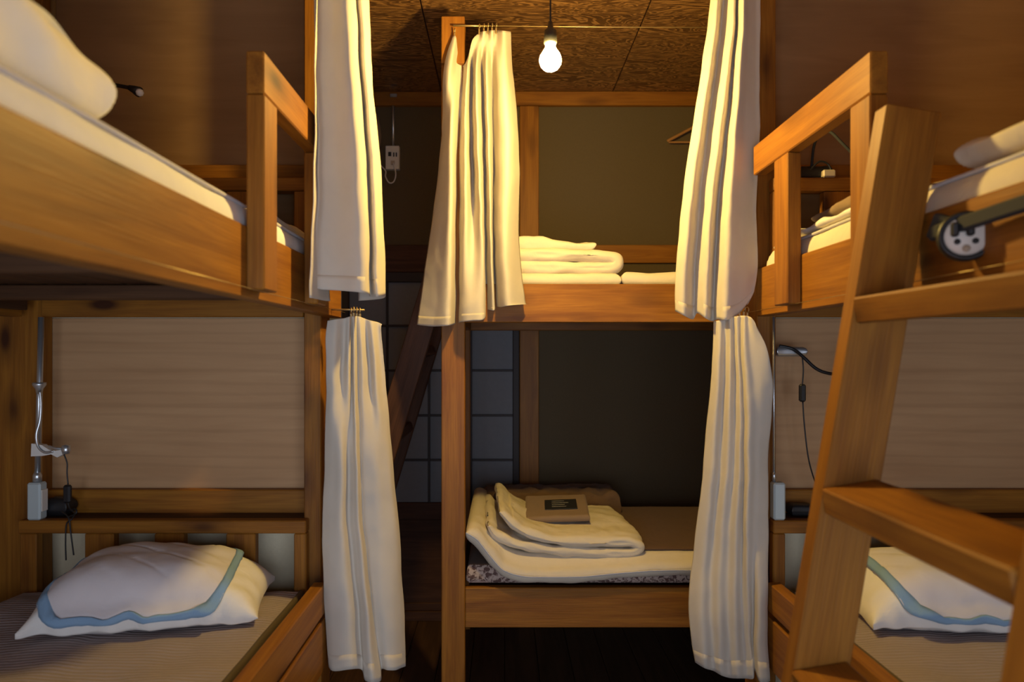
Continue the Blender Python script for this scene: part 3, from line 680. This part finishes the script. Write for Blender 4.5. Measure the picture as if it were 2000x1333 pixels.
fold = [(-.055, cz(-.655)), (-.03, cz(-.690)), (.01, cz(-.714)), (.07, cz(-.735)), (.18, cz(-.752)), (.30, cz(-.760)), (.42, cz(-.763)), (.49, cz(-.762)), (.517, cz(-.750)), (.519, cz(-.736)), (.49, cz(-.724)), (.42, cz(-.722)), (.30, cz(-.721)), (.19, cz(-.713)), (.10, cz(-.690)), (.05, cz(-.662)), (.015, cz(-.630)), (-.012, cz(-.603))]
def fd(x, y, z, t): return (-.02 * t, .020 * math.sin(math.pi * min(1, t * 1.1)) * (1 if z > cz(-.735) else .0) * (1 if x > .04 else .3))
o = ribbon('folded_comforter', fold, .036, 2.625, 3.20, 'linen_cream', None, .009, 11, 37, 150, 44, fd)
tag(o, 'cream comforter folded into a stack on the rear lower bed', 'comforter')
o = slab('folded_linen', .082, .345, 2.77, 3.07, zz(-.703), zz(-.676), .012, 'brown_linen', None, .003, 9, 41, 40, 40)
tag(o, 'brown folded linen set with black tag on the cream comforter', 'linen')
lb = abox('label_patch', .165, .300, 2.855, 2.985, zz(-.6762), zz(-.6732), 'label_black', o, .0005); lb['label'] = 'black printed tag'
pl = []
for i in range(4):
    pl.append(abox('print_line', .195, .245 + .03 * random.random(), 2.885 + i * .025, 2.891 + i * .025, zz(-.6732), zz(-.6729), 'label_print', lb, .0001))
# the linen lies on the sloping comforter
T = Matrix.Translation((.205, 2.77, zz(-.678))) @ Matrix.Rotation(math.radians(5), 4, 'X') @ Matrix.Rotation(math.radians(-3), 4, 'Y') @ Matrix.Rotation(math.radians(-3), 4, 'Z') @ Matrix.Translation((-.2, -2.77, -zz(-.70)))
o.matrix_basis = T
o = slab('spread_blanket', .40, 1.62, 2.655, 3.375, zz(-.7585), zz(-.748), .006, 'brown_mat', None, .002, 9, 61, 40, 30)
tag(o, 'flat brown blanket spread over the futon of the rear lower bed', 'blanket')
o = slab('folded_blanket', -.10, .55, 3.23, 3.49, zz(-.7985), zz(-.655), .035, 'brown_fleece', None, .016, 16, 43, 50, 30)
tag(o, 'dark brown fleece blanket folded behind the cream comforter', 'blanket')
# upper rear bed
o = slab('mattress', -.13, .452, 2.655, 3.45, zz(.2525), zz(.308), .028, 'linen_cream', None, .006, 7, 51, 50, 40)
tag(o, 'cream folded mattress under the duvet of the rear upper bed', 'mattress')
o = slab('mattress', .460, 1.30, 2.655, 3.45, zz(.2525), zz(.312), .028, 'linen_cream', None, .008, 7, 52, 50, 40, lambda x, y: .03 * max(0, y - 2.75))
tag(o, 'cream futon end lying next to the folded duvet on the rear upper bed', 'mattress')
f2 = [(-.12, cz(.332)), (.0, cz(.333)), (.12, cz(.332)), (.25, cz(.331)), (.37, cz(.330)), (.425, cz(.334)), (.443, cz(.349)), (.43, cz(.368)), (.37, cz(.376)), (.28, cz(.380)), (.18, cz(.381)), (.06, cz(.381)), (-.12, cz(.381))]
o = ribbon('folded_duvet', f2, .053, 2.672, 3.30, 'linen_cream', None, .010, 9, 55, 120, 40)
slab('top_fold', -.125, .365, 2.70, 3.26, cz(.398), cz(.450), .03, 'linen_cream', o, .016, 8, 57, 46, 40, lambda x, y: -.10 * max(0, x - .18) + .008 * math.sin(x * 22 + y * 9))
tag(o, 'cream duvet folded in a pile on the rear upper bed', 'duvet')
# ------------------------------------------------------------------ conduits, outlets, reading lamps
def outlet(label, x0, x1, y0, y1, z0, z1, pipe_top, px_, lean, pr=.0085):
    t = thing('outlet_box', ((x0 + x1) / 2, (y0 + y1) / 2, z0), label, 'outlet')
    abox('box', x0, x1, y0, y1, z0, z1, 'grey_box', t, .005)
    tube('conduit', [Vector((px_, (y0 + y1) / 2, z1 - .002)), Vector((px_ + lean, (y0 + y1) / 2, pipe_top))], pr, 'steel', t, 12)
    lathe('connector', [(.0, 0), (pr * 1.5, 0), (pr * 1.5, .02), (pr * 1.1, .03), (.0, .03)], (px_, (y0 + y1) / 2, z1), 'steel', t, 14)
    return t
sh = zz(-.5205)
t = outlet('grey metal outlet box with conduit on the headboard shelf facing the ladder', -1.474, -1.432, 2.141, 2.178, sh + .002, sh + .118, zz(.112), -1.452, .012)
abox('socket_plate', -1.4315, -1.4285, 2.146, 2.174, sh + .028, sh + .095, 'white_plastic', t, .001)
lathe('conduit_joint', [(.0, -.03), (.008, -.03), (.011, -.012), (.019, 0), (.019, .008), (.0, .008)], (-1.4460, 2.1595, zz(-.10)), 'steel', t, 14)
t = outlet('grey outlet box with thin conduit beside the post of the lower bed behind the ladder', .839, .876, 2.141, 2.178, sh + .002, sh + .118, zz(.112), .846, -.001, .0036)
# lower left reading lamp folded onto the conduit
t = thing('reading_lamp', (-1.44, 2.142, zz(-.29)), 'white clip reading lamp on the conduit of the lower bed facing the ladder', 'lamp')
c = [P(66, 866, 2.142), P(86, 869, 2.142), P(100, 878, 2.142), P(112, 880, 2.142), P(125, 878, 2.142), P(126, 888, 2.142), P(116, 893, 2.142), P(104, 887, 2.142), P(88, 890, 2.142), P(65, 891, 2.142)]
n = len(c); V = [p + Vector((0, d, 0)) for d in (-.011, .011) for p in c]
fixnormals(mesh('clip', V, [list(range(n)), list(range(2 * n - 1, n - 1, -1))] + [[i, (i + 1) % n, n + (i + 1) % n, n + i] for i in range(n)], 'white_plastic', t))
tube('gooseneck', smoothpath([P(78, 765, 2.142), P(80, 790, 2.14), P(78, 822, 2.136), P(71, 850, 2.132), P(75, 873, 2.13), P(88, 884, 2.13), P(104, 882, 2.13)], 40), .0045, 'steel', t)
tube('arm', smoothpath([P(96, 872, 2.13), P(108, 876, 2.126), P(122, 877, 2.13)], 12), .0035, 'steel', t)
lathe('lamp_head', [(0, -.012), (.010, -.01), (.013, 0), (.012, .014), (0, .018)], P(129, 880, 2.123), 'steel', t, 14)
tube('cable', smoothpath([P(125, 888, 2.13), P(131, 905, 2.13), P(131, 925, 2.13), P(133, 947, 2.13)], 16), .0022, 'black_plastic', t)
a = P(132, 965, 2.165); abox('switch', a.x - .011, a.x + .011, a.y - .009, a.y + .009, a.z - .028, a.z + .028, 'black_plastic', t, .005)
tube('cable', smoothpath([P(133, 982, 2.165), P(137, 995, 2.16), P(146, 1003, 2.15), P(140, 1015, 2.13), P(130, 1025, 2.128), P(128, 1060, 2.128), P(129, 1095, 2.128)], 40), .0022, 'black_plastic', t)
tube('cable', smoothpath([P(120, 1000, 2.15), P(134, 1012, 2.13), P(138, 1040, 2.128), P(144, 1085, 2.128)], 30), .0022, 'black_plastic', t)
t = thing('power_adapter', P(115, 1016, 2.2), 'black plug adapter beside the outlet box on the shelf facing the ladder', 'adapter')
slab('body', P(92, 0, 2.21).x, P(138, 0, 2.21).x, 2.185, 2.245, sh + .001, sh + .058, .02, 'black_plastic', t, .004, 12, 3, 16, 16)
tube('cable', smoothpath([P(125, 1000, 2.2), P(146, 995, 2.19), P(148, 1004, 2.185), P(130, 1012, 2.185)], 20), .003, 'black_plastic', t)
# lower right reading lamp
t = thing('reading_lamp', P(1513, 690, 2.2), 'black gooseneck reading lamp with silver clip by the lower bed behind the ladder', 'lamp')
slab('clip', .868, .965, 2.19, 2.225, P(0, 697, 2.2).z, P(0, 677, 2.2).z, .016, 'steel', t, .003, 20, 2, 20, 12)
tube('gooseneck', smoothpath([P(1522, 676, 2.2), P(1548, 682, 2.19), P(1568, 697, 2.17), P(1592, 719, 2.15), P(1615, 729, 2.13), P(1645, 731, 2.10), P(1685, 722, 2.08)], 50), .0052, 'black_plastic', t)
lathe('lamp_head', [(0, -.03), (.012, -.028), (.018, 0), (.026, .03), (.0, .03)], P(1695, 722, 2.08), 'black_plastic', t, 16, Matrix.Rotation(math.radians(80), 4, 'Y'))
tube('cable', smoothpath([P(1567, 698, 2.18), P(1569, 720, 2.18), P(1568, 742, 2.18), P(1567, 752, 2.18)], 14), .0022, 'black_plastic', t)
a = P(1567, 768, 2.18); abox('switch', a.x - .010, a.x + .010, a.y - .008, a.y + .008, a.z - .028, a.z + .028, 'black_plastic', t, .005)
tube('cable', smoothpath([P(1568, 785, 2.18), P(1571, 830, 2.18), P(1578, 890, 2.18), P(1588, 930, 2.19), P(1600, 956, 2.2), P(1625, 985, 2.21), P(1610, 1005, 2.21)], 40), .0022, 'black_plastic', t)
t = thing('power_adapter', P(1570, 1012, 2.21), 'black plug adapter on the shelf of the lower bed behind the ladder', 'adapter')
slab('body', P(1540, 0, 2.21).x, P(1590, 0, 2.21).x, 2.185, 2.245, sh + .001, sh + .04, .018, 'black_plastic', t, .004, 12, 3, 16, 16)
# upper left reading lamp, pipe in the corner
shu = zz(.5415)
t = thing('reading_lamp', (-1.46, 2.22, zz(.8)), 'small black lamp with clear tip above the upper bed facing the ladder', 'lamp')
tube('pole', [Vector((-1.455, 2.24, shu)), Vector((-1.455, 2.24, zz(1.35)))], .008, 'brass', t)
tube('gooseneck', smoothpath([Vector((-1.45, 2.235, zz(.80))), Vector((-1.36, 2.18, zz(.86))), P(215, 165, 2.14), P(255, 172, 2.12)], 30), .006, 'black_plastic', t)
tube('lamp_head', [P(252, 171, 2.12), P(262, 175, 2.12), P(272, 180, 2.115)], .012, 'black_plastic', t, 12, False, [.008, .012, .016])
lathe('lamp_tip', [(0, -.012), (.009, -.008), (.012, 0), (.009, .008), (0, .012)], P(273, 181, 2.1), 'clear_glass', t, 14)
# upper right lamp and cables on shelf
t = thing('reading_lamp', P(1600, 345, 2.2), 'dark gooseneck lamp on the shelf behind the guard rail beside the ladder', 'lamp')
slab('base', P(1556, 0, 2.2).x, P(1625, 0, 2.2).x, 2.185, 2.25, shu, shu + .055, .025, 'black_plastic', t, .006, 14, 6, 20, 14)
tube('gooseneck', smoothpath([P(1585, 330, 2.2), P(1590, 285, 2.19), P(1604, 258, 2.17), P(1622, 258, 2.15), P(1643, 278, 2.13), P(1665, 300, 2.12)], 40), .0045, 'grey_bar', t)
tube('cable', smoothpath([P(1580, 335, 2.19), P(1600, 316, 2.18), P(1618, 322, 2.18), P(1622, 340, 2.18), P(1600, 350, 2.18)], 30), .003, 'black_plastic', t)
a = P(1618, 340, 2.18); abox('plug', a.x - .02, a.x + .02, a.y - .01, a.y + .01, a.z - .012, a.z + .012, 'beige_plastic', t, .004)
# back wall outlet and unit
t = thing('wall_outlet', P(766, 308, YB), 'beige wall outlet with thin conduit and looping cable above the paper door', 'outlet')
a = P(753, 331, 3.62); b = P(780, 285, 3.62); abox('plate', a.x, b.x, 3.615, 3.649, a.z, b.z, 'white_plastic', t, .003)
for (u, v, hw) in ((761, 301, .008), (769, 302, .003), (774, 302, .003), (767, 318, .010)):
    c = P(u, v, 3.612); abox('socket', c.x - hw, c.x + hw, 3.611, 3.6155, c.z - .011, c.z + .011, 'beige_plastic' if hw > .009 else 'black_plastic', t, .001)
tube('conduit', [P(768, 285, 3.635), P(768, 185, 3.635)], .007, 'steel', t)
abox('conduit_clamp', P(763, 0, 3.63).x, P(776, 0, 3.63).x, 3.61, 3.6195, P(0, 189, 3.61).z, P(0, 183, 3.61).z, 'steel', t, .001)
tube('cable', smoothpath([P(768, 318, 3.605), P(773, 340, 3.61), P(769, 355, 3.62), P(760, 357, 3.62), P(753, 345, 3.62), P(753, 334, 3.62), P(742, 322, 3.62), P(734, 312, 3.62)], 40), .0035, 'white_plastic', t)
t = thing('air_conditioner', (-1.05, 3.55, zz(1.0)), 'beige rounded wall unit beside the wall outlet', 'air conditioner')
slab('casing', -1.42, -.640, 3.43, 3.648, zz(1.0), zz(1.28), .05, 'beige_plastic', t, 0, 1, 1, 24, 20)
abox('louvre', -1.38, -.69, 3.45, 3.50, zz(.995), zz(1.01), 'white_plastic', t, .003)
# coat hanger on the back wall
t = thing('coat_hanger', P(1345, 230, 3.62), 'wooden coat hanger on the back wall above the rear upper bed', 'hanger')
ap = P(1374, 238, 3.60)
board('shoulder', P(1303, 276, 3.60), ap, (0, 0, 1), .014, .012, 'hanger_wood', t); board('shoulder', P(1445, 276, 3.60), ap, (0, 0, 1), .014, .012, 'hanger_wood', t)
tube('bar', [P(1306, 278, 3.60), P(1442, 278, 3.60)], .005, 'hanger_wood', t)
tube('hook', smoothpath([ap, ap + Vector((0, 0, .03)), ap + Vector((.018, .01, .05)), ap + Vector((.0, .03, .07)), ap + Vector((-.018, .02, .055))], 24), .002, 'steel', t)
abox('peg', ap.x - .01, ap.x + .01, 3.60, 3.649, ap.z + .055, ap.z + .067, 'dark_timber', t)
# clamp on the right upper rail
c = P(1886, 462, 1.17)
t = thing('rail_clamp', c, 'round white clamp with black rim and grey arm on an upper bed rail', 'clamp')
Mx = Matrix.Rotation(math.radians(-62), 4, 'Y') @ Matrix.Identity(4)
Mx = Matrix.Rotation(math.radians(-24), 4, 'Z') @ Matrix.Rotation(math.radians(90), 4, 'X')
lathe('rim', [(0, -.012), (.040, -.012), (.042, -.009), (.042, .008), (.036, .012), (.034, .006), (0, .006)], c, 'black_plastic', t, 32, Mx)
lathe('face_plate', [(0, .0), (.033, .0), (.033, .009), (.030, .012), (0, .012)], c, 'white_plastic', t, 28, Mx)
for (dx, dz, s) in ((-.014, -.010, .005), (.012, -.010, .005)):
    lathe('screw_hole', [(0, .0), (s, .0), (s, .0135), (0, .0135)], c + (Mx @ Vector((dx, dz, 0))), 'black_plastic', t, 12, Mx)
lathe('boss', [(0, 0), (.006, 0), (.006, .015), (0, .015)], c + (Mx @ Vector((-.001, -.022, 0))), 'beige_plastic', t, 12, Mx)
for dx in (-.018, .004):
    board('jaw', c + (Mx @ Vector((dx, .022, .016))), c + (Mx @ Vector((dx, -.002, .016))), Mx @ Vector((1, 0, 0)), .012, .012, 'black_plastic', t)
board('arm', P(1818, 458, 1.24), P(2120, 358, .93), (0, 0, 1), .026, .014, 'grey_bar', t, .004)
board('bracket', P(1822, 440, 1.245), P(1856, 452, 1.21), (0, 0, 1), .045, .02, 'grey_bar', t, .004)
